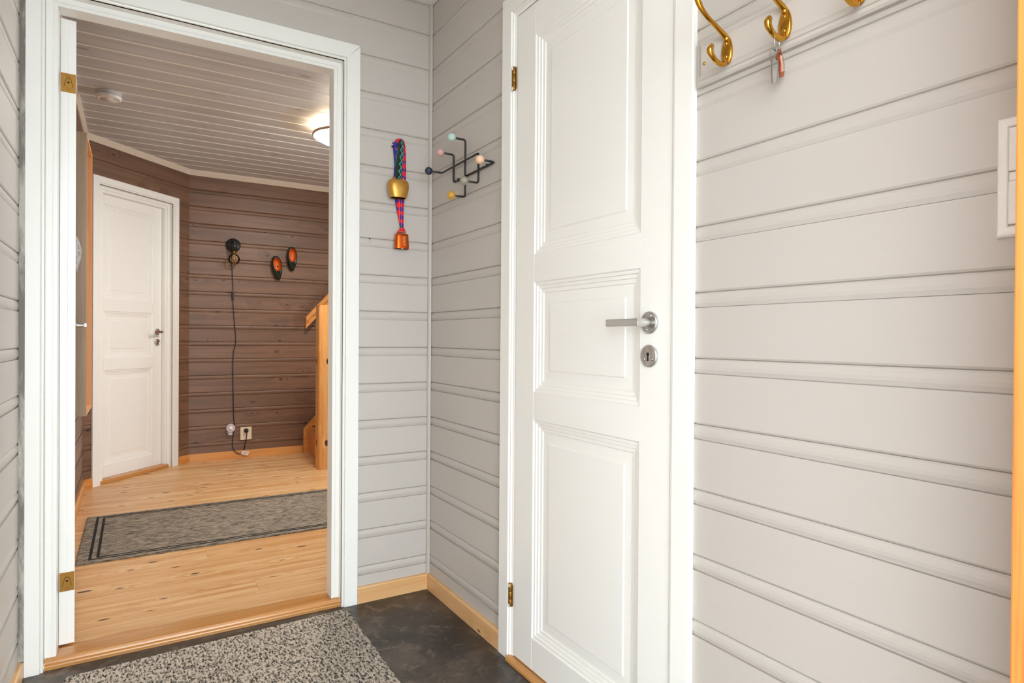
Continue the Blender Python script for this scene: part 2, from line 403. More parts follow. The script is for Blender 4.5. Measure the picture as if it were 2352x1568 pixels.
t1 = MB(); a = 8
t1.prism([(XB+.002, YA+.002, .06)]+[(XB-.001-.0115*math.cos(i/a*H90)*1.0, YA-.001-.0115*math.sin(i/a*H90), .06) for i in range(a+1)], (0, 0, ZC-.0605))
struct(t1.build('trim_1', 'greige_trim'), 'thin greige quarter-round strip in the corner beside the hanging bells', 'trim')
t2 = MB().box((-.2815, 2.231, .046), (-.2665, 2.2455, ZC-.001), .002)
struct(t2.build('trim_2', 'dirty'), 'grimy worn grey corner strip left of the white doorway casing', 'trim')

def skirting(name, p0, p1, n, h, label, mat='pine_trim', th=.012):
    """board from p0 to p1 on the floor, thickness th along n (into the room), eased top edge"""
    p0, p1, n = Vector(p0), Vector(p1), Vector(n)
    L = (p1-p0).length; rz = math.atan2(p1.y-p0.y, p1.x-p0.x)
    side = 1 if Matrix.Rotation(rz, 2) @ Vector((0, 1)) @ Vector((n.x, n.y)) > 0 else -1
    mb = MB(); prof = [(0, 0), (th, 0), (th, h-.006), (th-.0015, h-.002), (th-.005, h), (0, h)]
    mb.prism([(0, side*d, z) for d, z in prof], (L, 0, 0))
    o = mb.build(name, mat); o.matrix_basis = Matrix.Translation(p0) @ Matrix.Rotation(rz, 4, 'Z')
    return struct(o, label, 'baseboard')
skirting('baseboard_back', (.7030, YA+.0005, 0), (XB-.011, YA+.0005, 0), (0, -1, 0), .060, 'short pine baseboard under the hanging bells')
skirting('baseboard_right', (XB+.0005, YA-.0005, 0), (XB+.0005, 1.677, 0), (-1, 0, 0), .061, 'pine baseboard running from the corner to the closed white door')
skirting('baseboard_right', (XB+.0005, .896, 0), (XB+.0005, .236, 0), (-1, 0, 0), .061, 'pine baseboard under the light switch and brass hooks')
skirting('baseboard_left', (XC-.0005, .236, 0), (XC-.0005, 2.2315, 0), (1, 0, 0), .046, 'pine baseboard running up to the white doorway casing', th=.0125)

# ------------------------------------------------------------------ doors
def sweep(prof, xa, xb, zt, seg, z0=0.):
    """profile (offset from the opening edge, out) carried along one mitred side of a door frame; local frame"""
    mb = MB()
    def P(o, d, where): return {0: (xa-o, -d, z0), 1: (xa-o, -d, zt+o), 2: (xb+o, -d, zt+o), 3: (xb+o, -d, z0)}[where]
    a, b = seg, seg+1
    mb.rings([[P(o, d, a) for o, d in prof], [P(o, d, b) for o, d in prof]])
    return mb
def door_leaf(root, w, z0, z1, yf, parent_name='leaf', th=.038, stile=(.098, .096), flip=False, back=True):
    """three-panel door leaf in the frame of root: x 0..w, face at y=yf looking to -y"""
    leaf = MB().box((.002, yf+.016, z0+.002), (w-.002, yf+th-.016 if back else yf+th, z1-.002)).build(parent_name, 'white', root, local=True)
    sl, sr = stile
    rz = [(z0, .112), (.745, .825), (1.142, 1.222), (1.855, z1)]
    for side in ((0, 1) if back else (0,)):
        def put(mb, nm):
            if side: mb.v = [Vector((v.x, 2*yf+th-v.y, v.z)) for v in mb.v]
            return mb.build(nm, 'white', leaf, local=True)
        put(MB().box((0, yf, z0), (sl-.0004, yf+.019, z1), .0008), 'stile'); put(MB().box((w-sr+.0004, yf, z0), (w, yf+.019, z1), .0008), 'stile')
        for a, b in rz: put(MB().box((sl+.0004, yf+.0002, a), (w-sr-.0004, yf+.019, b), .0008), 'rail')
        for (a, b), (c, d) in zip(rz, rz[1:]):
            steps = [(0, .001), (.003, .004), (.010, .0045), (.0115, .008), (.020, .0088), (.0215, .012), (.031, .0125), (.033, .0150), (.040, .0152), (.061, .0142), (.064, .0120), (.066, .0118)]
            rs = [[(sl+o, yf+e, b+o), (w-sr-o, yf+e, b+o), (w-sr-o, yf+e, c-o), (sl+o, yf+e, c-o)] for o, e in steps]
            put(MB().rings(rs, cap0=False), 'panel')
    return leaf
def handle(parent, x, z, yf, d=-1, tipdir=-1, neck=.043, ln=.098):
    """lever handle: rosette with two screws, round neck, flat lever pointing along tipdir*x; d = outward sign on y"""
    h = MB()
    h.lathe((x, yf, z), (0, d, 0), [(.0250, 0), (.0255, .003), (.0245, .0065), (.0215, .0080), (.0205, .0072), (.0, .0072)], 36)
    h.lathe((x, yf, z), (0, d, 0), [(.0105, .007), (.0098, .012), (.0092, neck-.004), (.0088, neck+.004), (.0, neck+.0045)], 20)
    for sx, sz in ((.006, .0150), (-.006, -.0150)): h.lathe((x+sx, yf+d*.0070, z+sz), (0, d, 0), [(.0032, 0), (.0030, .0014), (.0012, .0020), (.0, .0012)], 12)
    a = Vector((x-tipdir*.009, yf+d*(neck-.005), z-.0090)); b = Vector((x+tipdir*ln, yf+d*(neck+.0055), z+.0085))
    h.box(a, b, .003)
    h.box((x+tipdir*.012, yf+d*(neck-.0057), z-.0052), (x+tipdir*(ln-.006), yf+d*(neck-.0045), z+.0050), .0005)
    tag(h.build('door_handle', 'steel', parent, local=True), 'brushed steel lever handle on a round rosette')
def escutcheon(parent, x, z, yf, d=-1):
    e = MB()
    e.lathe((x, yf, z), (0, d, 0), [(.0250, 0), (.0255, .003), (.0245, .0065), (.0215, .0080), (.0205, .0072), (.0, .0072)], 36)
    for sx in (-.0125, .0125): e.lathe((x+sx, yf+d*.0070, z-.007), (0, d, 0), [(.0032, 0), (.0030, .0014), (.0012, .0020), (.0, .0012)], 12)
    e.cur = 1
    e.lathe((x, yf+d*.0068, z+.004), (0, d, 0), [(.0042, 0), (.0042, .0008), (.0, .0009)], 16)
    e.prism([(x-.0017, yf+d*.0068, z+.003), (x+.0017, yf+d*.0068, z+.003), (x+.0022, yf+d*.0068, z-.011), (x-.0022, yf+d*.0068, z-.011)], (0, d*.0008, 0))
    tag(e.build('lock_plate', ['steel', 'dark'], parent, local=True), 'round steel keyhole plate with two screws')
def hinge(parent, x, z, y, h=.071):
    b = MB()
    for i in range(3):
        q = h/3; b.lathe((x, y, z+i*q+.0004), (0, 0, 1), [(.0, 0), (.0062, .0004), (.0066, .0015), (.0066, q-.0018), (.0062, q-.0009), (.0, q-.0008)], 14)
    b.box((x+.003, y+.0005, z+.004), (x+.012, y+.003, z+h-.004))
    b.cur = 1
    for zz_ in (.004, h-.006): b.ell((x+.001, y-.0062, z+zz_), .0042, .0012, .006, 8)
    tag(b.build('hinge', ['brass_dull', 'worn_white'], parent, local=True), 'brass hinge knuckle with flecks of white paint')

CAS = lambda w, th=.013: [(.027, -.004), (.027, .004), (.029, .0075), (.0325, .0085), (.0345, .0055), (.0358, th-.001), (.037, th), (w-.002, th), (w, th-.002), (w, .0)]
JAMB = [(.0, -.092), (.0, -.0315), (.009, -.0312), (.0095, -.0335), (.0115, -.0335), (.012, -.031), (.027, -.031), (.027, .003), (.040, .003), (.040, -.092)]
# --- door_1: the open doorway in the back wall, its leaf swung into the hall
d1 = empty('door_1', (0, YA, 0)); struct(d1, 'white cased doorway to the hall with its door leaf folded back on the left', 'door')
for seg, w in ((0, .0722), (1, .0895), (2, .085)):
    p = CAS(w)
    if seg == 1:
        mb = MB(); xa, xb, zt = OXA, OXB, OZT
        mb.rings([[((xa-min(o, .0722)), -d, zt+o) for o, d in p], [(xb+min(o, .085), -d, zt+o) for o, d in p]])
    else: mb = sweep(p, OXA, OXB, OZT, seg, 0.)
    if seg != 1:
        for v in mb.v:
            if v.z > 1.9: v.z = min(v.z, OZT+.0895)
    mb.build('door_casing', 'worn_white', d1, local=True)
    sweep(JAMB, OXA, OXB, OZT, seg, .012).build('door_jamb', 'worn_white', d1, local=True)
th = MB(); tp = [(.0012, 0), (.0012, .004), (-.0005, .009), (.001, .0125), (.014, .0130), (.0155, .0175), (.019, .0235), (.030, .0245), (.085, .0230), (.108, .0185), (.112, .0135), (.112, 0)]
th.prism([(-.222, y, z) for y, z in tp], (.866, 0, 0))
th.build('threshold', 'oak_thr', d1, local=True)
hx, hy, ang = -.1560, 2.3470-YA, math.radians(90+4.4)
leafroot = MB().box((.002, .012, .0275), (.848, .028, 1.9455)).build('leaf', 'white', d1, local=True)
# leaf frame: x runs from the hinge edge to the lock edge, -y face turns to the right (+x world)
leafroot.matrix_basis = Matrix.Translation(Vector((hx, hy, 0))) @ Matrix.Rotation(ang, 4, 'Z')
def leaf_parts(leaf, w, z0, z1, th=.040):
    sl = .098; rz = [(z0, .112), (.745, .825), (1.142, 1.222), (1.855, z1)]
    for side in (0, 1):
        def put(mb, nm):
            if side: mb.v = [Vector((v.x, th-v.y, v.z)) for v in mb.v]
            return mb.build(nm, 'worn_white', leaf, local=True)
        for xa, xb in ((0, sl-.0004), (w-sl+.0004, w)): put(MB().box((xa, 0, z0), (xb, .02, z1), .0008), 'stile')
        for a, b in rz: put(MB().box((sl+.0004, .0002, a), (w-sl-.0004, .02, b), .0008), 'rail')
        for (a, b), (c, d) in zip(rz, rz[1:]):
            steps = [(0, .001), (.003, .004), (.010, .0045), (.0115, .008), (.031, .0095), (.033, .0115), (.040, .0117), (.066, .0065), (.068, .0060)]
            put(MB().rings([[(sl+o, e, b+o), (w-sl-o, e, b+o), (w-sl-o, e, c-o), (sl+o, e, c-o)] for o, e in steps], cap0=False), 'panel')
leaf_parts(leafroot, .85, .0265, 1.9475)
handle(leafroot, .785, 1.020, 0., d=-1, tipdir=-1, neck=.040)
escutcheon(leafroot, .785, .944, 0.)
for z in (1.724, .190):
    hp = MB(); hp.box((-.0012, .001, z), (.004, .0385, z+.058), .0004)
    for zz in (.011, .048):
        hp.lathe((-.0012, .0195, z+zz), (-1, 0, 0), [(.0042, 0), (.0042, .0004), (.0030, .0010), (.0016, .0003), (.0, .0003)], 14)
    hp.cur = 1
    for a, b in (((.008, .016), (.014, .042)), ((.014, .042), (.025, .042)), ((.025, .042), (.031, .016))):
        hp.tube([(-.0013, a[0], z+a[1]), (-.0013, b[0], z+b[1])], .0006, 5)
    hp.lathe((-.0012, .0195, z+.031), (-1, 0, 0), [(.0030, 0), (.0030, .0002), (.0, .0003)], 12)
    tag(hp.build('hinge_plate', ['brass_dull', 'dark'], leafroot, local=True), 'bare brass hinge plate with two screws let into the leaf edge')

# --- door_2: the closed white door in the right wall. Frame: x runs from the hinge side towards the front door
d2 = empty('door_2', (XB, 1.5985, 0), -H90); struct(d2, 'closed white three-panel door with steel lever handle in the grey wall', 'door')
LW = .6345
lf = door_leaf(d2, LW, .020, 1.9470, -.0035, back=True)
handle(lf, LW-.0615, 1.0165, -.0035, tipdir=-1); escutcheon(lf, LW-.0615, .9418, -.0035)
hinge(d2, -.0125, 1.729, -.0088); hinge(d2, -.0125, .164, -.0088)
cas2 = [(.012, -.01), (.012, .006), (.014, .0085), (.018, .0085), (.0195, .006), (.021, .0120), (.0225, .013), (.073, .013), (.075, .011), (.075, .0)]
jam2 = [(-.013, .040), (-.013, .0340), (.003, .0340), (.003, -.002), (.011, -.004), (.020, -.004), (.020, .070), (-.013, .070)]
jam2 = [(o, -y) for o, y in jam2]
for seg in (0, 1, 2):
    pr = cas2
    sweep(pr, -.003, LW+.003-.014*(0), 1.950, seg, 0.).build('door_casing', 'white', d2, local=True) if seg != 2 else sweep([(o-.0105, d) if o < .07 else (o-.0135, d) for o, d in pr], -.003, LW+.003, 1.950, seg, 0.).build('door_casing', 'white', d2, local=True)
    sweep(jam2, -.003, LW+.003, 1.950, seg, .0).build('door_jamb', 'white', d2, local=True)
MB().prism([(-.02, y, z) for y, z in ((-.022, 0), (-.0215, .006), (-.017, .0125), (-.006, .0145), (.04, .0150), (.06, .0150), (.06, 0))], (LW+.04, 0, 0)).build('threshold', 'oak_thr', d2, local=True)

# --- door_3: the white door in the diagonal wall of the hall
d3 = empty('door_3', (0, 0, 0), math.pi/4)
cx, cy = -3.5578*S2*1 + 3.30*S2, 3.5578*S2 + 3.30*S2
d3.matrix_basis = Matrix.Translation(Vector((cx-.012*S2, cy+.012*S2, 0))) @ Matrix.Rotation(math.pi/4, 4, 'Z'); d3.location = d3.matrix_basis.translation; d3.rotation_euler = (0, 0, math.pi/4)
struct(d3, 'white three-panel door set in the brown diagonal wall of the hall', 'door')
LW3 = .5685
lf3 = door_leaf(d3, LW3, .0262, 1.918, .058, stile=(.080, .080), back=False)
handle(lf3, LW3-.040, 1.006, .058, tipdir=-1, ln=.075); escutcheon(lf3, LW3-.040, .930, .058)
cas3 = [(.044, -.01), (.044, .004), (.047, .0085), (.051, .0085), (.053, .0055), (.0545, .0115), (.056, .012), (.094, .012), (.0955, .0105), (.0955, .0)]
jam3 = [(-.012, -.098), (-.012, -.0975), (.001, -.0975), (.001, -.050), (.004, -.032), (.022, -.032), (.022, -.026), (.044, -.026), (.044, .003), (.054, .003), (.054, -.098)]
for seg in (0, 1, 2):
    xa3, xb3 = .0325, LW3+.0015
    sweep(cas3, xa3, xb3, 1.918, seg, 0.).build('door_casing', 'white', d3, local=True)
    if seg: sweep(jam3, -.0015, xb3, 1.918, seg, .0).build('door_jamb', 'white', d3, local=True)
    else: sweep([(-.002, -.098), (-.002, -.03), (.0, .003), (.035, .003), (.035, -.098)], -.0015+.018, xb3, 1.918, seg, .0).build('door_jamb', 'white', d3, local=True)
MB().box((.0, -.004, 0), (LW3+.01, .10, .026), .003).build('threshold', 'oak_thr', d3, local=True)

# --- door_4: the pine frame of the open front door, where the camera stands
d4 = empty('door_4', (.265, .15, 0)); struct(d4, 'open front doorway with an orange pine frame beside the light switch', 'door')
MB().box((.750, .06, 0), (.800, .270, 2.05), .002).build('door_jamb', 'honey', d4)
MB().box((.800, .235, 0), (.850, .262, 2.10), .002).build('door_casing', 'pine_z', d4)
MB().box((-.265, .06, 0), (-.220, .270, 2.05), .002).build('door_jamb', 'pine_z', d4)
MB().box((-.265, .06, 2.05), (.800, .270, 2.09), .002).build('door_head', 'pine_rail', d4)
po = MB().box((-2.6, -3.2, 2.36), (2.8, .05, 2.44)).build('added_porch_roof', 'ceil_white'); struct(po, 'unseen white roof added outside the open front door to cut high sky light', 'ceiling')  # unseen roof, added so daylight enters the entry from low angles
pad = MB().box((-6, -9, -.16), (7, .05, -.06)).build('floor_porch', 'concrete'); struct(pad, 'pale concrete porch outside the open front door', 'floor')

# ------------------------------------------------------------------ the hall
XR = 2.9
fh = MB().box((-.5, 2.352, -.08), (XR+.1, 6.0, -.021)).build('floor_hall', 'oak_thr'); struct(fh, 'varnished knotty pine plank floor of the hall', 'floor')
pw = .1215; y0 = 2.4205-pw
joints = {2: .4155, 6: .28, 14: .2916, 17: .3565}
r = random.Random(3); row = 0
y = y0
while y < YF+.02:
    ya, yb = max(y, 2.352), min(y+pw, YF+.012)
    xs = [XD+.001]
    xs += [joints[row]] if row in joints else ([r.uniform(.9, 1.6)] if row % 2 else [])
    xs += [r.uniform(1.75, 2.3), XR]
    for a, b in zip(xs, xs[1:]):
        g = .0011; mb = MB()
        pr = [(ya+g, -.021), (ya+g, -.0016), (ya+g+.0014, 0), (yb-g-.0014, 0), (yb-g, -.0016), (yb-g, -.021)]
        mb.prism([(a+.0004, yy, zz) for yy, zz in pr], (b-a-.0008, 0, 0))
        mb.build('floor_plank', 'pine_x', fh)
    y += pw; row += 1
ch = MB().box((-.5, 2.30, ZH+.016), (XR+.1, 6.0, ZH+.07)).build('ceiling_hall', 'ceil_wash'); struct(ch, 'whitewashed plank ceiling of the hall with pale grooves', 'ceiling')
cp = .1365; y = 3.0589-cp*5
while y < YF+.05:
    ya, yb = max(y, 2.338), min(y+cp, YF+.01)
    mb = MB(); x0, L = XD-.005, XR-XD
    fl = [(ya+.0155, ZH), (yb-.0004, ZH), (yb-.0004, ZH+.016), (ya+.0004, ZH+.016)]
    if yb-ya > .02:
        bd = [(ya+.0155, ZH), (ya+.0150, ZH+.0016), (ya+.0115, ZH-.0002), (ya+.0078, ZH-.0008), (ya+.0040, ZH), (ya+.0012, ZH+.0020), (ya+.0004, ZH+.016)]
        mb.cur = 1
        mb.rings([[(x0, yy, zz) for yy, zz in bd], [(x0+L, yy, zz) for yy, zz in bd]], False, False, close=False)
        mb.cur = 0
        mb.prism([(x0, yy, zz) for yy, zz in fl[:3]]+[(x0, ya+.0155, ZH+.016)], (L, 0, 0))
        mb.build('ceiling_board', ['ceil_wash', 'ceil_bead'], ch)
    y += cp
HP, HZ = .13206, 1.8247+3*.13206
hk = lambda j: HZ-HP*j
wF = backing('wall_hall_back', (0, YF, 0), 0, [((.2, .0138, 0), (XR+.1, .09, ZH+.01))], 'brown'); struct(wF, 'dark brown stained plank wall with the bulb lamp and green clogs', 'wall')
for j in range(-1, 18): board(wF, .345, XR, hk(j), 'brown', HP, zhi=ZH)
wG = backing('wall_hall_diagonal', (DD*S2, -DD*S2, 0), math.pi/4, [((3.2, .115, 0), (4.0, .13, ZH)), ((3.0, .0138, 0), (3.27, .09, ZH+.01)), ((3.93, .0138, 0), (4.13, .09, ZH+.01)), ((3.27, .0138, 1.965), (3.93, .09, ZH+.01))], 'brown'); struct(wG, 'dark brown stained plank wall around the white hall door', 'wall')  # first box closes the unseen door recess, added to keep outside light from leaking
for j in range(-1, 18):
    if j <= 1: board(wG, 3.17, 4.090, hk(j), 'brown', HP, zhi=ZH)
    else: board(wG, 3.17, 3.262, hk(j), 'brown', HP); board(wG, 3.945, 4.090, hk(j), 'brown', HP)
wD = backing('wall_hall_left', (XD, 0, 0), H90, [((2.34, .0138, 0), (4.90, .09, ZH+.01))], 'brown'); struct(wD, 'brown plank wall behind the folded-back door leaf and narrow wall box', 'wall')
for j in range(-1, 18): board(wD, 2.34, 4.776, hk(j), 'brown', HP, zhi=ZH)
wH = MB().box((XR, 2.25, 0), (XR+.08, 3.22, ZH+.01)).box((XR, 3.86, 0), (XR+.08, 6, ZH+.01)).box((XR, 3.22, 0), (XR+.08, 3.86, .85)).box((XR, 3.22, 2.0), (XR+.08, 3.86, ZH+.01)).build('wall_hall_right', 'brown'); struct(wH, 'brown end wall of the hall beyond the staircase', 'wall')  # gap in the wall is for the added window
wI = MB().box((1.10, 2.262, 0), (XR+.1, 2.345, ZH+.01)).box((.66, 2.3395, 0), (1.10, 2.345, ZH+.01)).box((-.42, 2.3395, 1.995), (.66, 2.345, ZH+.01)).build('wall_hall_front', 'brown'); struct(wI, 'hall side of the wall around the cased doorway', 'wall')
w1_ = empty('added_window_1', (XR+.04, 3.54, .85)); struct(w1_, 'unseen white framed window added in the end wall to brighten the hall', 'window')  # unseen window, added to bring neutral fill daylight into the hall
for a_, b_ in (((XR-.012, 3.17, .80), (XR+.09, 3.22, 2.05)), ((XR-.012, 3.86, .80), (XR+.09, 3.91, 2.05)), ((XR-.012, 3.22, .80), (XR+.09, 3.86, .85)), ((XR-.012, 3.22, 2.0), (XR+.09, 3.86, 2.05)), ((XR+.02, 3.525, .85), (XR+.06, 3.555, 2.0))): MB().box(a_, b_).build('added_window_frame', 'white', w1_)
def strip(name, pts, nrm, h0, h1, thk, mat, label, cat):
    mb = MB(); a, b = (Vector((*p, 0)) for p in pts); n = Vector((*nrm, 0)).normalized()
    prof = [(0, h0), (thk*.35, h0), (thk, h0+(h1-h0)*.6), (thk, h1), (0, h1)]
    mb.rings([[a+n*d+Vector((0, 0, z)) for d, z in prof], [b+n*d+Vector((0, 0, z)) for d, z in prof]])
    return struct(mb.build(name, mat), label, cat)
dg = lambda s, o=0.: ((DD*S2+s*S2+o*S2), (-DD*S2+s*S2-o*S2))
strip('trim_3', ((.352, YF), (XR, YF)), (0, -1), 2.222, ZH, .022, 'cream', 'cream ceiling moulding above the brown wall with the clogs', 'trim')
strip('trim_4', (dg(3.172), dg(4.080)), (1, -1), 2.222, ZH, .022, 'cream', 'cream ceiling moulding above the white hall door', 'trim')
strip('trim_5', ((XD, 2.345), (XD, 4.776)), (1, 0), 2.222, ZH, .022, 'cream', 'cream ceiling moulding above the narrow wall box', 'trim')
skirting('baseboard_hall_back', (.352, YF+.0005, 0), (1.216, YF+.0005, 0), (0, -1, 0), .060, 'orange pine baseboard under the wall socket', 'pine_rail', .014)
skirting('baseboard_hall_diagonal', (*dg(3.176), 0), (*dg(3.2355), 0), (1, -1, 0), .060, 'stub of pine baseboard left of the white hall door', 'pine_rail', .014)
skirting('baseboard_hall_diagonal', (*dg(3.970), 0), (*dg(4.086), 0), (1, -1, 0), .060, 'stub of pine baseboard right of the white hall door', 'pine_rail', .014)
skirting('baseboard_hall_left', (XD-.0005, 2.36, 0), (XD-.0005, 4.772, 0), (1, 0, 0), .060, 'orange pine baseboard below the narrow wall box', 'pine_rail', .014)

# staircase, mostly hidden behind the right casing
st = empty('staircase', (1.16, 4.63, 0)); tag(st, 'orange pine staircase with a square newel post rising along the brown wall', 'staircase')
pr_ = .195; run = .20
def stringer(ya, yb, xs, nm):
    p = [(xs, 0), (xs, .205), (xs+1.62, .205+1.62*1.08), (xs+1.62, 1.62*1.08-.10), (xs+.10, 0)]
    p = [(x, min(z, 2.24)) for x, z in p]
    MB().prism([(x, ya, z) for x, z in p], (0, yb-ya, 0)).build(nm, 'pine_rail', st)
stringer(5.352, 5.384, 1.2165, 'stringer'); stringer(4.655, 4.687, 1.262, 'stringer')
for i in range(7): MB().box((1.235+i*run, 4.687, .175+i*.216), (1.235+i*run+.235, 5.352, .210+i*.216), .004).build('tread', 'pine_rail', st)
for i in range(7): MB().box((1.262+i*run, 4.688, .0 if i == 0 else .210+(i-1)*.216), (1.280+i*run, 5.351, .175+i*.216)).build('riser', 'pine_rail', st)
nx0, ny0 = 1.1560, 4.6254
c = .008; MB().prism([(nx0+c, ny0, 0), (nx0+.098-c, ny0, 0), (nx0+.098, ny0+c, 0), (nx0+.098, ny0+.098-c, 0), (nx0+.098-c, ny0+.098, 0), (nx0+c, ny0+.098, 0), (nx0, ny0+.098-c, 0), (nx0, ny0+c, 0)], (0, 0, 1.205)).prism([(nx0+.012, ny0+.012, 1.205), (nx0+.086, ny0+.012, 1.205), (nx0+.086, ny0+.086, 1.205), (nx0+.012, ny0+.086, 1.205)], (0, 0, .008)).build('newel_post', 'pine_z', st)
hr = empty('handrail', (1.224, 5.36, 1.045)); tag(hr, 'sloping orange pine handrail fixed to the brown wall behind the newel post', 'handrail')
m = 1.095; L = .95
MB().prism([(1.224, 5.352, 1.046), (1.224, 5.352, 1.144), (1.224+L, 5.352, 1.144+L*m), (1.224+L, 5.352, 1.046+L*m)], (0, -.022, 0)).build('rail', 'pine_rail', hr)
MB().prism([(1.224, 5.331, 1.100), (1.224, 5.331, 1.1445), (1.224+L, 5.331, 1.1445+L*m), (1.224+L, 5.331, 1.100+L*m)], (0, -.016, 0)).build('grip', 'pine_rail', hr)
for q in (.25, .75): MB().box((1.224+q, 5.350, 1.06+q*m), (1.224+q+.03, 5.412, 1.12+q*m)).build('bracket', 'black', hr)

# ------------------------------------------------------------------ things in the hall
# rug
rg = empty('runner_rug', (.5, 3.6, 0)); tag(rg, 'grey flatweave runner rug with double black border stripes on the pine floor', 'rug')
rx0, rx1, ry0, ry1 = -.2085, 1.75, 3.203, 4.003
MB().box((rx0, ry0, 0), (rx1, ry1, .007), .0025).build('rug_body', 'rug_hall', rg)
for a, b in ((.040, .028), (.069, .051)):
    w, v, z = .0115, .010, .0078
    bs = MB(); bs.box((rx0+a, ry0+b, .004), (rx0+a+w, ry1-b, z)); bs.box((rx0+a+w, ry0+b, .004), (rx1-a, ry0+b+v, z)); bs.box((rx0+a+w, ry1-b-v, .004), (rx1-a, ry1-b, z)); bs.box((rx1-a-w, ry0+b+v, .004), (rx1-a, ry1-b-v, z))
    bs.build('border_stripe', 'rug_black', rg)
fr = MB()
x = rx0
rr = random.Random(5)
while x < rx1-.004:
    for ye, sg in ((ry0, -1), (ry1, 1)): fr.box((x, ye, .0008), (x+.0032, ye+sg*rr.uniform(.003, .006), .0062))
    x += .0062
y = ry0
while y < ry1-.004: fr.box((rx0-rr.uniform(.003, .005), y, .0008), (rx0, y+.0032, .0062)); y += .0062
fb = fr.build('bound_edge', 'rug_hall', rg); fb['kind'] = 'stuff'
# smoke alarm
sm = empty('smoke_alarm', (-.119, 3.925, ZH)); tag(sm, 'round white smoke alarm on the whitewashed hall ceiling', 'smoke alarm')
c = (-.119, 3.925, ZH)
MB().lathe(c, (0, 0, -1), [(.0, 0), (.0585, 0), (.0585, .005), (.0545, .006), (.0545, .019), (.0, .019)], 40).build('base', 'grey_plastic', sm)
MB().lathe(c, (0, 0, -1), [(.0545, .0185), (.0590, .021), (.0595, .028), (.0560, .035), (.044, .0385), (.0435, .0375), (.041, .0375), (.0405, .0390), (.0, .0395)], 40).build('cover', 'plastic', sm)
MB().box((-.1, 3.900, ZH-.0405), (-.08, 3.910, ZH-.0385), .0008).build('test_button', 'grey_plastic', sm)
# ceiling lamp
cl = empty('ceiling_lamp', (1.115, 3.78, ZH)); tag(cl, 'round flush ceiling lamp glowing warm on the hall ceiling', 'lamp')
LC = (1.105, 3.79, ZH)
MB().lathe(LC, (0, 0, -1), [(.0, 0), (.12, 0), (.12, .03), (.0, .03)], 40).build('base', 'plastic', cl)
MB().lathe(LC, (0, 0, -1), [(.190, .052), (.197, .054), (.199, .064), (.193, .070), (.186, .066), (.186, .056)], 48).build('rim', 'rimmetal', cl)
MB().lathe(LC, (0, 0, -1), [(.187, .062), (.180, .074), (.150, .090), (.09, .101), (.0, .105)], 48).build('glass_shade', 'opal', cl)
MB().lathe(LC, (0, 0, -1), [(.118, .004), (.150, .030), (.186, .057)], 48).build('upper_glass', 'opal_dim', cl)
# sconce with bulb
SW = ony(535, 563, YF)
sx, sz = .672, 1.7035
sc_ = empty('wall_lamp', (sx, YF, sz)); tag(sc_, 'black wall lamp with a bare amber globe bulb and plug-in cord', 'lamp')
MB().lathe((sx, YF+.001, sz), (0, -1, 0), [(.0, 0), (.054, 0), (.0545, .020), (.0525, .0245), (.0, .025)], 40).build('wall_disc', 'black', sc_)
MB().tube([(sx, YF-.02, sz+.028), (sx, YF-.060, sz+.028), (sx-.001, YF-.078, sz+.018), (sx-.001, YF-.080, sz-.002)], .013, 14, 4).lathe((sx-.001, YF-.080, sz+.006), (0, 0, -1), [(.0, 0), (.016, .0), (.0215, .006), (.0225, .012), (.0225, .060), (.0, .060)], 24).build('lamp_holder', 'black', sc_)
bz = sz-.118
MB().lathe((sx-.002, YF-.080, sz-.052), (0, 0, -1), [(.0, 0), (.013, .0), (.013, .016), (.0, .018)], 18).build('bulb_cap', 'brass', sc_)
bp = [(.0125, -.052)]+[(.0430*math.sin(a), -.0430*math.cos(a)) for a in [math.radians(x) for x in range(22, 181, 8)]]
bb = MB().lathe((sx-.002, YF-.080, bz), (0, 0, -1), [(r_, d_) for r_, d_ in bp], 36).build('globe_bulb', 'amber', sc_); tag(bb, 'clear amber glass globe bulb')
fl = MB()
for k in range(4):
    a = k*math.pi/2; fl.tube([(sx-.002+.004*math.cos(a), YF-.08+.004*math.sin(a), bz+.045), (sx-.002+.013*math.cos(a), YF-.08+.013*math.sin(a), bz+.012), (sx-.002+.006*math.cos(a), YF-.08+.006*math.sin(a), bz-.02)], .0012, 6, 3)
fl.lathe((sx-.002, YF-.08, bz+.048), (0, 0, -1), [(.006, 0), (.004, .015), (.0, .018)], 12)
fl.build('filament', 'chrome', sc_, )
cpx = [(533.5, 604), (533.5, 625), (535, 665), (535, 679), (535.5, 699), (538.3, 739), (541.5, 777), (539.3, 798), (536, 810), (534.7, 851), (535.5, 902), (536.7, 959), (538.8, 975), (536.5, 990), (535, 1005), (534, 1022), (538, 1034.5), (547, 1041), (557.6, 1040.5), (560.6, 1032.5), (562.7, 1014), (565, 998), (565.5, 990)]
cpts = [(sx-.006, YF-.006, sz-.03), (sx-.010, YF-.006, 1.60)]+[ony(a, b, YF-(.0055 if b < 1030 or a > 562 else .020)) for a, b in cpx[1:]]
cpts[-2].y = YF-.045; cpts[-1] = Vector((.7735, YF-.040, .2195)); cpts[-3].y = YF-.040
MB().tube(cpts, .0033, 8, 4).build('cord', 'black', sc_)
p = ony(535, 679, YF-.010); MB().box((p.x-.009, YF-.0175, p.z-.033), (p.x+.009, YF-.0005, p.z+.033), .005).build('cord_switch', 'black', sc_)
MB().lathe((.7735, YF-.006, .2175), (0, -1, 0), [(.017, 0), (.018, .012), (.016, .026), (.009, .038), (.0, .040)], 20).build('plug', 'black', sc_)
tp_ = [ony(a, b, YF-.026) for a, b in ((553.4, 1042.5), (557.5, 1034.4), (573, 1037), (568.5, 1045.2))]
MB().prism(tp_, (0, -.0008, 0)).build('care_tag', 'paper', sc_)
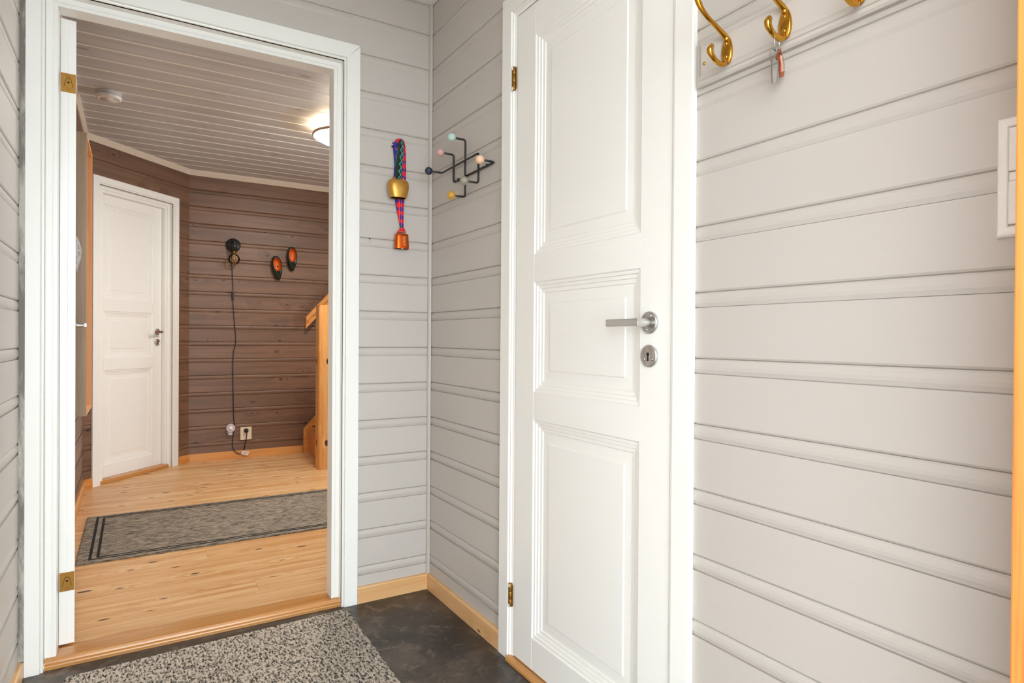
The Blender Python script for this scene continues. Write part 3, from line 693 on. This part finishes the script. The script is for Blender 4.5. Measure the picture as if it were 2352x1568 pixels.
for (a, b) in (((559.5, 1037.2), (568.8, 1038.8)), ((558, 1040.2), (566.5, 1041.6))):
    q0, q1 = ony(*a, YF-.0275), ony(*b, YF-.0275); MB().tube([q0, q1], .0018, 6).build('care_print', 'red', sc_)
# socket
so = empty('wall_socket', (.772, YF, .195)); tag(so, 'cream double wall socket with the lamp plug in it', 'socket')
o0 = (.7735, YF, .1945)
MB().box((.7310, YF-.012, .1430), (.8160, YF+.001, .2465), .004).build('plate', 'cream_plastic', so)
for z, nm in ((.2175, 'upper'), (.1730, 'lower')):
    MB().lathe((.7735, YF-.0115, z), (0, -1, 0), [(.0205, -.002), (.0205, .0012), (.0195, .0012), (.0190, -.004), (.0, -.004)], 28).build('outlet_well', 'cream_plastic', so)
ho = MB()
for dx in (-.0095, .0095): ho.lathe((.7735+dx, YF-.0078, .1730), (0, -1, 0), [(.003, 0), (.003, .0004), (.0, .0005)], 10)
ho.build('pin_holes', 'dark', so)
# night light
nl = empty('night_light', (.657, YF, .235)); tag(nl, 'small round lilac-grey motion night light beside the wall socket', 'night light')
c = (.6575, YF+.001, .2460)
MB().lathe(c, (0, -1, 0), [(.0, 0), (.034, 0), (.0345, .02), (.032, .034), (.028, .038), (.0265, .037), (.0, .037)], 36).build('body', 'lilac', nl)
MB().lathe((c[0], YF-.034, c[2]), (0, -1, 0), [(.0165, 0), (.0160, .006), (.012, .011), (.0, .014)], 24).build('sensor_dome', 'plastic', nl)
MB().box((.6395, YF-.030, .1900), (.6720, YF+.0005, .2155), .005).build('foot', 'lilac', nl)
MB().lathe((.632, YF-.016, .2130), (-1, 0, 0), [(.0045, -.010), (.0045, .001), (.0, .0015)], 12).build('knob', 'chrome', nl)
# clogs
def clog(loc, tilt, label, hole):
    root = empty('wooden_clog', loc); tag(root, label, 'clog', 'pair of clogs on the brown wall')
    N = 36; Ln, Wd = .100, .0415
    def outline(s, t):   # footprint: round heel at the top, narrowing toe at the bottom
        c_, s_ = math.cos(t), math.sin(t)
        x = Wd*s*math.copysign(abs(c_)**(.80 if s_ > 0 else .58), c_); z = Ln*s*math.copysign(abs(s_)**.90, s_)
        k = 1 if z > 0 else 1-.46*(-z/Ln)**1.6
        return x*k, z
    def opening(s, t):
        c_, s_ = math.cos(t), math.sin(t)
        return .0312*s*math.copysign(abs(c_)**.88, c_), .0265+.0600*s*math.copysign(abs(s_)**.9, s_)
    def ring(f, d): return [(f(2*math.pi*k/N)[0], d, f(2*math.pi*k/N)[1]) for k in range(N)]
    def mixr(a, sa, so, d): return ring(lambda t: tuple(p*(1-a)+q*a for p, q in zip(outline(sa, t), opening(so, t))), d)
    R = [mixr(0, .80, 1, 0), mixr(0, .95, 1, -.010), mixr(0, 1.0, 1, -.024), mixr(.12, 1.0, 1.08, -.042), mixr(.45, 1, 1.10, -.058), mixr(.85, 1, 1.08, -.067), mixr(1, 1, 1.0, -.0685)]
    rot = Matrix.Rotation(tilt, 3, 'Y')
    def bld(rs, nm, mat):
        mb = MB(); mb.smooth = True
        mb.rings([[rot @ Vector(p) for p in r_] for r_ in rs], True, False); o = mb.build(nm, mat, root, local=True)
        return o
    tag(bld(R, 'shell', 'clog'), 'dark green glazed shell')
    I = [ring(lambda t: opening(1.0, t), -.0688), ring(lambda t: opening(.93, t), -.0680)]
    mb = MB(); mb.smooth = True
    I = [ring(lambda t: opening(.99, t), -.0675), ring(lambda t: opening(.97, t), -.0690), ring(lambda t: opening(.92, t), -.0690)]
    mb.rings([[rot @ Vector(p) for p in r_] for r_ in I], False, False); mb.build('rim', 'clog', root, local=True)
    mb = MB(); mb.smooth = True
    I = [ring(lambda t: opening(.93, t), -.0690), ring(lambda t: opening(.90, t), -.060), ring(lambda t: opening(.86, t), -.042), ring(lambda t: opening(.74, t), -.031), ring(lambda t: opening(.40, t), -.0275), ring(lambda t: opening(.05, t), -.027)]
    mb.rings([[rot @ Vector(p) for p in r_] for r_ in I], False, True); tag(mb.build('lining', 'clog_in', root, local=True), 'orange clay lining')
    h = MB(); h.lathe(rot @ Vector((hole[0], -.0262, hole[1])), (0, -1, 0), [(hole[2], 0), (hole[2], .0012), (hole[2]*.3, .0012+hole[2]*.3), (.0, .0012+hole[2]*.35)], 16); h.build('nail_head', 'dark', root, local=True)
clog((1.0005, YF+.001, 1.5420), math.radians(-9), 'dark green clog with a large dark nail hole in its orange lining', (.0085, .010, .0082))
clog((1.1180, YF+.001, 1.6245), math.radians(-2), 'dark green clog with a plain orange lining nearer the handrail', (.004, -.018, .0022))
# narrow wall box
bx = empty('wall_box', (XD, 3.6, .61)); tag(bx, 'tall narrow open wall box with grey oak sides and peach inside', 'cabinet')
bx0, bx1, by0, by1, bz0, bz1 = XD, -.185, 3.40, 3.81, .612, 1.893
def two(mb, nm): return mb.build(nm, ['laminate', 'peach'], bx)
tkn = .016
MB().box((bx0, by0, bz0), (bx1, by0+tkn, bz1), .0008).build('side_panel', 'laminate', bx)
MB().box((bx0, by1-.016, bz0), (bx1, by1, bz1), .0008).build('side_panel', 'peach', bx)
MB().box((bx0, by0+tkn, bz0), (bx1-.0006, by1-tkn, bz0+tkn)).build('bottom_panel', 'peach', bx)
MB().box((bx0, by0+tkn, bz1-tkn), (bx1-.0006, by1-tkn, bz1)).build('top_panel', 'peach', bx)
MB().box((bx0, by0+tkn, bz0+tkn), (bx0+.006, by1-tkn, bz1-tkn)).build('back_panel', 'peach', bx)
# heart ornament
ht = empty('hanging_ornament', (-.23, 3.399, 1.33)); tag(ht, 'white leaf-shaped hanging ornament with dark lettering on the wall box', 'ornament')
yh = 3.3985
outl = [(168, 536), (173, 540.5), (178.5, 546), (183, 556), (186.5, 570), (187, 582), (185, 596), (181.5, 606), (178.6, 616), (177, 626), (175.2, 616), (171, 606), (163, 596), (156, 584), (153, 570), (155, 556), (160, 545)]
MB().prism([ony(a, b, yh) for a, b in outl], (0, -.004, 0)).build('plaque', 'paper', ht)
lt = MB()
for stroke in ([(180.4, 563), (180.6, 571), (184.5, 572)], [(180.8, 578.5), (181, 587.5), (183.8, 586), (184, 581), (180.8, 578.5)], [(173.6, 581), (174, 584)], [(174, 588), (176, 590), (174, 595)], [(175.5, 600), (176.2, 605)], [(173.5, 549), (174.5, 556)], [(168, 562), (171, 570), (168, 574)], [(160, 562), (164, 570)], [(159, 580), (165, 588)]):
    lt.tube([ony(a, b, yh-.0042) for a, b in stroke], .0007, 5)
lt.build('lettering', 'black', ht)
MB().tube([ony(168, 536, yh-.002), ony(168, 512, yh-.002)], .0008, 6).build('string', 'paper', ht)

# ------------------------------------------------------------------ things in the entry
mt = empty('door_mat', (.25, 1.6, 0)); tag(mt, 'black and cream speckled woven mat on the dark vinyl floor', 'rug')
q = [onz(791, 1397, .004), onz(918, 1572, .004), onz(162, 1553, .004)]
mx0, mx1, my0, my1 = -.160, .6465, .80, 2.1990
sk = .046   # the mat lies a little askew
def mp(u, v): return (mx0+(mx1-mx0)*u+(v-1)*.018, my0+(my1-my0)*v-(1-u)*.040)
poly = [(*mp(u, v), 0) for u, v in ((0, 0), (1, 0), (1, 1), (0, 1))]
MB().prism(poly, (0, 0, .008)).build('mat_body', 'rug_entry', mt)
eb = MB(); n = 150
for i in range(n):
    v = i/n; a = Vector((*mp(1, v), .004)); b = Vector((*mp(0, v), .004))
    eb.tube([a, a+Vector((.006, .003, -.0005))], [.0038, .0028], 5); eb.tube([b, b+Vector((-.006, .003, -.0005))], [.0038, .0028], 5)
eb = eb.build('stitched_edge', 'rug_entry', mt); eb['kind'] = 'stuff'

# hanging bells
def ribbon(rows, y, mat, parent, nm, bulge=.004, nseg=6):
    mb = MB(); mb.smooth = True; top, bot = [], []
    g = []
    for py, xl, xr in rows:
        a, b = ony(xl, py, y), ony(xr, py, y)
        g.append([a.lerp(b, k/nseg)+Vector((0, -bulge*math.sin(math.pi*k/nseg), 0)) for k in range(nseg+1)])
    gb = [[p+Vector((0, .0022, 0)) for p in r_] for r_ in g]
    rings = [r_+rb[::-1] for r_, rb in zip(g, gb)]
    mb.rings(rings); return mb.build(nm, mat, parent)
YS = YA-.006
sb = empty('souvenir_bell', ony(919, 420, YS)); tag(sb, 'orange metal bell hanging on a red and blue woven band', 'bell')
rows = [(318.5, 913, 921), (321, 909, 925.5), (326, 906, 928.8), (333, 904, 930.6), (342, 903.6, 931.4), (355, 904.8, 932), (380, 906.4, 932.5), (405, 904.6, 932.5), (418, 905, 931.5), (434, 906, 930.5), (450, 907.2, 929.6), (465, 908.6, 928.2), (480, 911, 927.2), (495, 914, 926.8), (508, 916.6, 927), (517, 918.6, 927.2), (521, 919.4, 926.8), (526, 917, 929.4), (534, 912.5, 932.6)]
ribbon(rows, YS-.002, 'strap_red', sb, 'woven_band')
MB().tube([ony(919.4, 519.5, YS-.008), ony(926.8, 520.3, YS-.008)], .0030, 8).build('band_knot', 'teal', sb)
def bellbody(c, secs, mat, parent, nm, matin, n=40, pw=2.6, th=.0018):
    """open-mouthed flattened bell: secs = (height, half width, half depth)"""
    mb = MB(); mb.smooth = True
    def sec(h, a, b): 
        out = []
        for k in range(n):
            t = 2*math.pi*k/n; cx, cy = math.cos(t), math.sin(t)
            out.append(Vector(c)+Vector((a*math.copysign(abs(cx)**(2/pw), cx), b*math.copysign(abs(cy)**(2/pw), cy), h)))
        return out
    inner = [sec(h, max(a-th, .0005), max(b-th, .0005)) for h, a, b in secs[:-1]]
    mb.rings([sec(*s_) for s_ in secs], False, True)
    mb.rings([inner[0], sec(*secs[0])], False, False)
    mb.cur = 1; mb.rings(inner[:], False, True)
    return mb.build(nm, [mat, matin], parent)
ob = ony(923.2, 571, YS-.024); obx, oby, obz = ob.x, YS-.020, ob.z
bellbody((obx, oby, obz), [(0, .0272, .0165), (.010, .0270, .0163), (.045, .0255, .0150), (.0535, .0250, .0145), (.0555, .0235, .0130), (.056, .018, .009)], 'orange_bell', sb, 'bell', 'bell_in', pw=3.2)
MB().tube([(obx-.0165, oby, obz+.055), (obx-.0165, oby, obz+.0645), (obx+.0165, oby, obz+.0645), (obx+.0165, oby, obz+.055)], .0016, 8).build('bell_loop', 'orange_bell', sb)
MB().tube([(obx+.003, oby, obz+.030), (obx+.003, oby, obz+.004)], .0025, 10).ball((obx+.003, oby, obz+.002), .0052, 10).build('clapper', 'steel', sb)
em = MB(); ey = oby-.0158; k_ = obx+.005
yy = lambda z: ey-.0010
for i in range(9):
    a = i/9*2*math.pi; em.tube([(k_+.0062*math.cos(a), yy(0)+.0004, obz+.0405+.0058*math.sin(a)), (k_+.0062*math.cos(a+.7), yy(0)+.0004, obz+.0405+.0058*math.sin(a+.7))], .0006, 5)
for a, b in (((-.0035, .0405), (.0035, .0405)), ((-.003, .0385), (.003, .0385)), ((-.003, .0425), (.003, .0425)), ((-.0065, .0295), (.0065, .0225)), ((-.0065, .0225), (.0065, .0295)), ((.0, .0310), (.0, .0205)), ((-.005, .0260), (.005, .0260)), ((-.0045, .0175), (.0065, .0175)), ((-.0045, .0175), (-.0045, .0120)), ((.0010, .0175), (.0010, .0130)), ((.0065, .0175), (.0065, .0110)), ((-.0020, .0125), (.0040, .0110)), ((-.006, .0335), (.006, .0335))):
    em.tube([(k_+a[0], yy(0), obz+a[1]), (k_+b[0], yy(0), obz+b[1])], .0006, 5)
tag(em.build('engraving', 'gold_mark', sb), 'pale gold engraved emblem')
cb = empty('cowbell', ony(915, 430, YS)); tag(cb, 'hammered brass cowbell hanging on a green and black woven band', 'bell')
ribbon([(322, 917, 924), (325, 915.5, 926.4), (337, 914.2, 927.3), (355, 912.4, 926.4), (377, 909.9, 925), (399, 908, 923.8), (412, 908, 922.9)], YS-.012, 'strap_green', cb, 'woven_band', .003)
ribbon([(336, 913.2, 914.6), (352, 911, 913.4), (368, 908.6, 911), (381, 907, 908.6)], YS-.012, 'teal', cb, 'band_edge', .001, 2)
bc = ony(914.6, 452, YS-.034)
bellbody((bc.x, YS-.034, bc.z-.0045), [(0, .0300, .0215), (.004, .0312, .0222), (.018, .0355, .0240), (.034, .0388, .0250), (.048, .0398, .0246), (.058, .0385, .0225), (.064, .0352, .0185), (.0675, .0295, .0135), (.0685, .022, .008)], 'bell', cb, 'bell', 'bell_in', pw=2.7)
zb = bc.z+.0640
for sx_ in (-1, 1):
    MB().tube([(bc.x+sx_*.010, YS-.030, zb+.002), (bc.x+sx_*.012, YS-.030, zb+.0085), (bc.x+sx_*.019, YS-.030, zb+.0075), (bc.x+sx_*.0235, YS-.030, zb-.001)], .0013, 8, 4).build('bell_loop', 'brass', cb)
nb = empty('bell_nail', ony(905, 332, YA)); tag(nb, 'small black nail and bow holding the bell bands on the wall', 'nail')
nv = MB()
for p0, p1 in (((905.5, 329), (901.5, 328)), ((905, 332), (900, 336.5)), ((905.5, 334), (902, 338))): nv.tube([ony(*p0, YA-.004), ony(*p1, YA-.007)], [.0012, .0026], 6)
nv.build('bow', 'black', nb); pn = ony(916, 321, YA)
MB().tube([(pn.x, YA+.004, pn.z-.002), (pn.x, YA-.012, pn.z-.002)], .0015, 8).build('nail', 'black', nb)
sn = empty('wall_nail', ony(850, 552, YA)); tag(sn, 'tiny bent nail in the plank wall left of the orange bell', 'nail')
MB().tube([ony(849, 548.5, YA+.004), ony(849, 548.8, YA-.006), ony(850.5, 551, YA-.0075), ony(850.8, 557, YA-.007)], .0013, 7, 3).build('shank', 'greige_trim', sn)
MB().lathe(ony(849.5, 547.9, YA-.001), (0, -1, 0), [(.0032, 0), (.003, .0010), (.0, .0012)], 10).build('hole_plate', 'dark', sn)

# ball coat rack
rk = empty('coat_rack', (XB, 2.0, 1.5)); tag(rk, 'black wire coat rack with six painted wooden balls on the plank wall', 'coat rack')
zz = lambda a, b: (810+a*.19129, 300+b*.19129)
def W(a, b, off): p = zz(a, b); return onx(p[0], p[1], XB-off)
WR = .0036; L1 = .0525
def stick(p): return p+Vector((-L1, 0, 0))
def bent(path, r=.010):
    """polyline with rounded corners"""
    out = [path[0]]
    for a, b, c_ in zip(path, path[1:], path[2:]):
        d1_, d2_ = (a-b), (c_-b); k = min(r, d1_.length*.45, d2_.length*.45); p0, p1 = b+d1_.normalized()*k, b+d2_.normalized()*k
        for i in range(6):
            u = i/5; out.append(p0*(1-u)**2+b*2*u*(1-u)+p1*u*u)
    return out+[path[-1]]
o1, o2, o3 = .0055, .0125, .0200
a_, b_ = W(1212, 620, o1), W(1700, 377, o1); pk = W(1203, 297, o1); pk = Vector((pk.x, a_.y, pk.z))
w1 = [stick(pk), pk, a_, b_, stick(b_)]
mn, ye = W(1355, 112, o2), W(1350, 797, o2); ye = Vector((ye.x, mn.y, ye.z))
w2 = [stick(mn), mn, ye, stick(ye)]
nv0, nt, ge = W(1072, 508, o3), W(1512, 268, o3), W(1522, 622, o3); ge = Vector((ge.x, nt.y, ge.z))
w3 = [stick(nv0), nv0, nt, ge, stick(ge)]
for w in (w1, w2, w3): MB().tube(bent(w), WR, 10).build('wire', 'black', rk)
for p, nm in ((stick(pk), 'pink'), (stick(b_), 'blush'), (stick(mn), 'mint'), (stick(ye), 'mustard'), (stick(nv0), 'navy'), (stick(ge), 'sage')):
    bo = MB().ball(p, .0142, 14).build('ball', nm, rk); tag(bo, nm+' painted wooden ball')
for q in ((1262, 588), (1605, 415)):
    p = W(*q, o1+.002); MB().lathe(p+Vector((.006, 0, 0)), (-1, 0, 0), [(.0052, 0), (.0052, .0085), (.0, .009)], 14).build('screw_eye', 'black', rk)
    MB().lathe(p+Vector((-.003, 0, 0)), (-1, 0, 0), [(.0030, 0), (.0026, .0012), (.0, .0016)], 12).build('screw', 'chrome', rk)

# hook rail with brass hooks
RX = XB-.021
rl = empty('hook_rail', (XB, .62, 1.537)); tag(rl, 'greige painted hook board with moulded edge beside the white door', 'hook board')
ra, rb, z0_, z1_ = .8905, .30, 1.4905, 1.5845
stp = [(0, 0), (0, .010), (.004, .0135), (.010, .0138), (.0115, .0165), (.016, .0185), (.020, .021)]
mb = MB(); mb.rings([[(XB-d, ra-o, z0_+o), (XB-d, rb+o, z0_+o), (XB-d, rb+o, z1_-o), (XB-d, ra-o, z1_-o)] for o, d in stp])
mb.build('board', 'greige', rl)
sp_ = onx(1618, 146, RX); MB().lathe(sp_, (-1, 0, 0), [(.0035, 0), (.0032, .0015), (.0, .0024)], 12).build('screw', 'brass', rl)
# hook shape read in the upright plane through the first hook
c4 = lambda a, b: (1550+a*.19133, b*.19133)
hc = onx(*c4(632, 610), RX)
HY, HZ0 = hc.y, hc.z
def rel(a, b): p = ony(*c4(a, b), HY); return (p.x-RX, p.z-HZ0)
lower = [rel(*q) for q in ((625, 735), (585, 768), (535, 762), (478, 712), (432, 640), (424, 590), (438, 556))]
arm = [rel(*q) for q in ((636, 480), (600, 430), (500, 320), (400, 215), (330, 120), (290, 40), (262, -40))]
arm += [(arm[-1][0]-.012, arm[-1][1]+.022), (arm[-1][0]-.014, arm[-1][1]+.040)]
def hook(yc, zc, label):
    root = empty('coat_hook', (RX, yc, zc)); tag(root, label, 'hook', 'brass hooks on the hook board')
    P = lambda q: Vector((RX+q[0], yc, zc+q[1]))
    pm = MB(); pm.smooth = True
    rs = []
    for s_, d in ((1, 0), (1.0, .0025), (.90, .0045), (.55, .0058), (.05, .0062)):
        rs.append([(RX-d, yc+.0125*s_*math.cos(t)*(1-.18*math.sin(t)), zc+.0275*s_*math.sin(t)) for t in [2*math.pi*k/32 for k in range(32)]])
    pm.rings(rs); pm.build('back_plate', 'brass', root)
    lw = [P(q) for q in lower]; lw[0].x = RX-.003
    MB().tube(lw, [.0052, .0050, .0046, .0048, .0058, .0066, .0050], 14, 6).ball(lw[-1], .0051, 8).build('lower_hook', 'brass', root)
    ar = [P(q) for q in arm]; ar[0].x = RX-.002
    MB().tube(ar, [.0062, .0054, .0046, .0044, .0048, .0054, .0058, .0068, .0074], 14, 6).ball(ar[-1], .0076, 8).build('upper_arm', 'brass', root)
    for dz in (.012, -.013): MB().lathe((RX-.0045, yc, zc+dz), (-1, 0, 0), [(.0045, 0), (.0044, .0012), (.0030, .0024), (.0, .0028)], 14).build('screw', 'brass', root)
    return root
hook(HY, HZ0, 'empty brass coat hook beside the white door casing')
h2 = onx(*c4(1330, 290), RX); hook(h2.y, h2.z, 'brass coat hook with a bunch of keys hanging on it')
lowrel = min(q[1] for q in lower)
h3 = onx(1962, 17, RX); dz = HZ0+0
# third hook: same height on the board, its bend just inside the picture
h3y = ony(0, 0, 1).y
bestt = None
for i in range(400):
    yv = .3+i*.001
    p = Vector((RX+lower[2][0], yv, HZ0+lower[1][1]-.005)); v = p-CAM; dpt = v.dot(_fw); px = 1176+FPX*v.dot(_rt)/dpt
    if bestt is None or abs(px-1955.5) < bestt[0]: bestt = (abs(px-1955.5), yv)
hook(bestt[1], (HZ0+h2.z)/2, 'brass coat hook farthest from the white door on the board')
# keys
kr = empty('key_ring', (RX-.02, h2.y, h2.z-.06)); tag(kr, 'steel key ring with two keys hanging from the brass hook', 'keys')
KY = h2.y
kp = lambda a, b, dy=0.: ony(1750+a*.1276, b*.12755, KY+dy)
rc = (kp(290, 625)+kp(250, 905))/2; rrad = (kp(290, 615)-kp(250, 910)).length/2
rcn = [rc+Vector((math.cos(t)*rrad*.80, .004*math.cos(t), math.sin(t)*rrad)) for t in [2*math.pi*k/36 for k in range(37)]]
MB().tube(rcn, .0011, 8, cap=False).build('ring', 'chrome', kr)
def flatkey(outline, thk, mat, nm, dy=0.):
    MB().prism([kp(a, b, dy) for a, b in outline], (0, thk, 0)).build(nm, mat, kr)
flatkey([(185, 862), (285, 870), (268, 975), (235, 1070), (205, 1090), (130, 1085)], .0024, 'chrome', 'key_head')
flatkey([(185, 1085), (265, 1080), (292, 1100), (290, 1160), (272, 1225), (276, 1260), (266, 1380), (248, 1490), (225, 1525), (200, 1500), (190, 1380)], .0024, 'chrome', 'key_blade')
flatkey([(186, 1100), (214, 1100), (206, 1400), (184, 1380)], .0010, 'copper', 'key_blade', .003)
flatkey([(255, 880), (345, 870), (350, 930), (310, 960), (318, 1080), (290, 1120), (245, 1010)], .002, 'copper', 'key_head', .004)
flatkey([(322, 930), (350, 935), (385, 1050), (415, 1170), (412, 1280), (385, 1385), (335, 1390), (318, 1250), (320, 1100)], .0022, 'copper', 'key_blade', .005)
flatkey([(350, 990), (400, 1100), (416, 1180), (412, 1270), (378, 1285), (372, 1100)], .0012, 'chrome', 'key_blade', .0035)
# light switch
ls = empty('light_switch', (XB, .332, 1.196)); tag(ls, 'white double rocker light switch beside the pine door frame', 'light switch')
sy1, sy0, sz0, sz1 = .3735, .2925, 1.1175, 1.2745
MB().rings([[(XB-d, sy1-o, sz0+o), (XB-d, sy0+o, sz0+o), (XB-d, sy0+o, sz1-o), (XB-d, sy1-o, sz1-o)] for o, d in ((0, -.001), (0, .0065), (.0025, .0098), (.006, .0108), (.0125, .0112), (.0135, .0095), (.0138, .004))]).build('frame', 'plastic', ls)
MB().box((XB-.0098, sy0+.0145, 1.1905), (XB-.003, sy1-.0145, 1.2015), .0006).build('bridge', 'plastic', ls)
for za, zb_ in ((1.1330, 1.1895), (1.2025, 1.2590)):
    MB().box((XB-.0135, sy0+.0150, za), (XB-.004, sy1-.0150, zb_), .0012).build('rocker', 'plastic', ls)
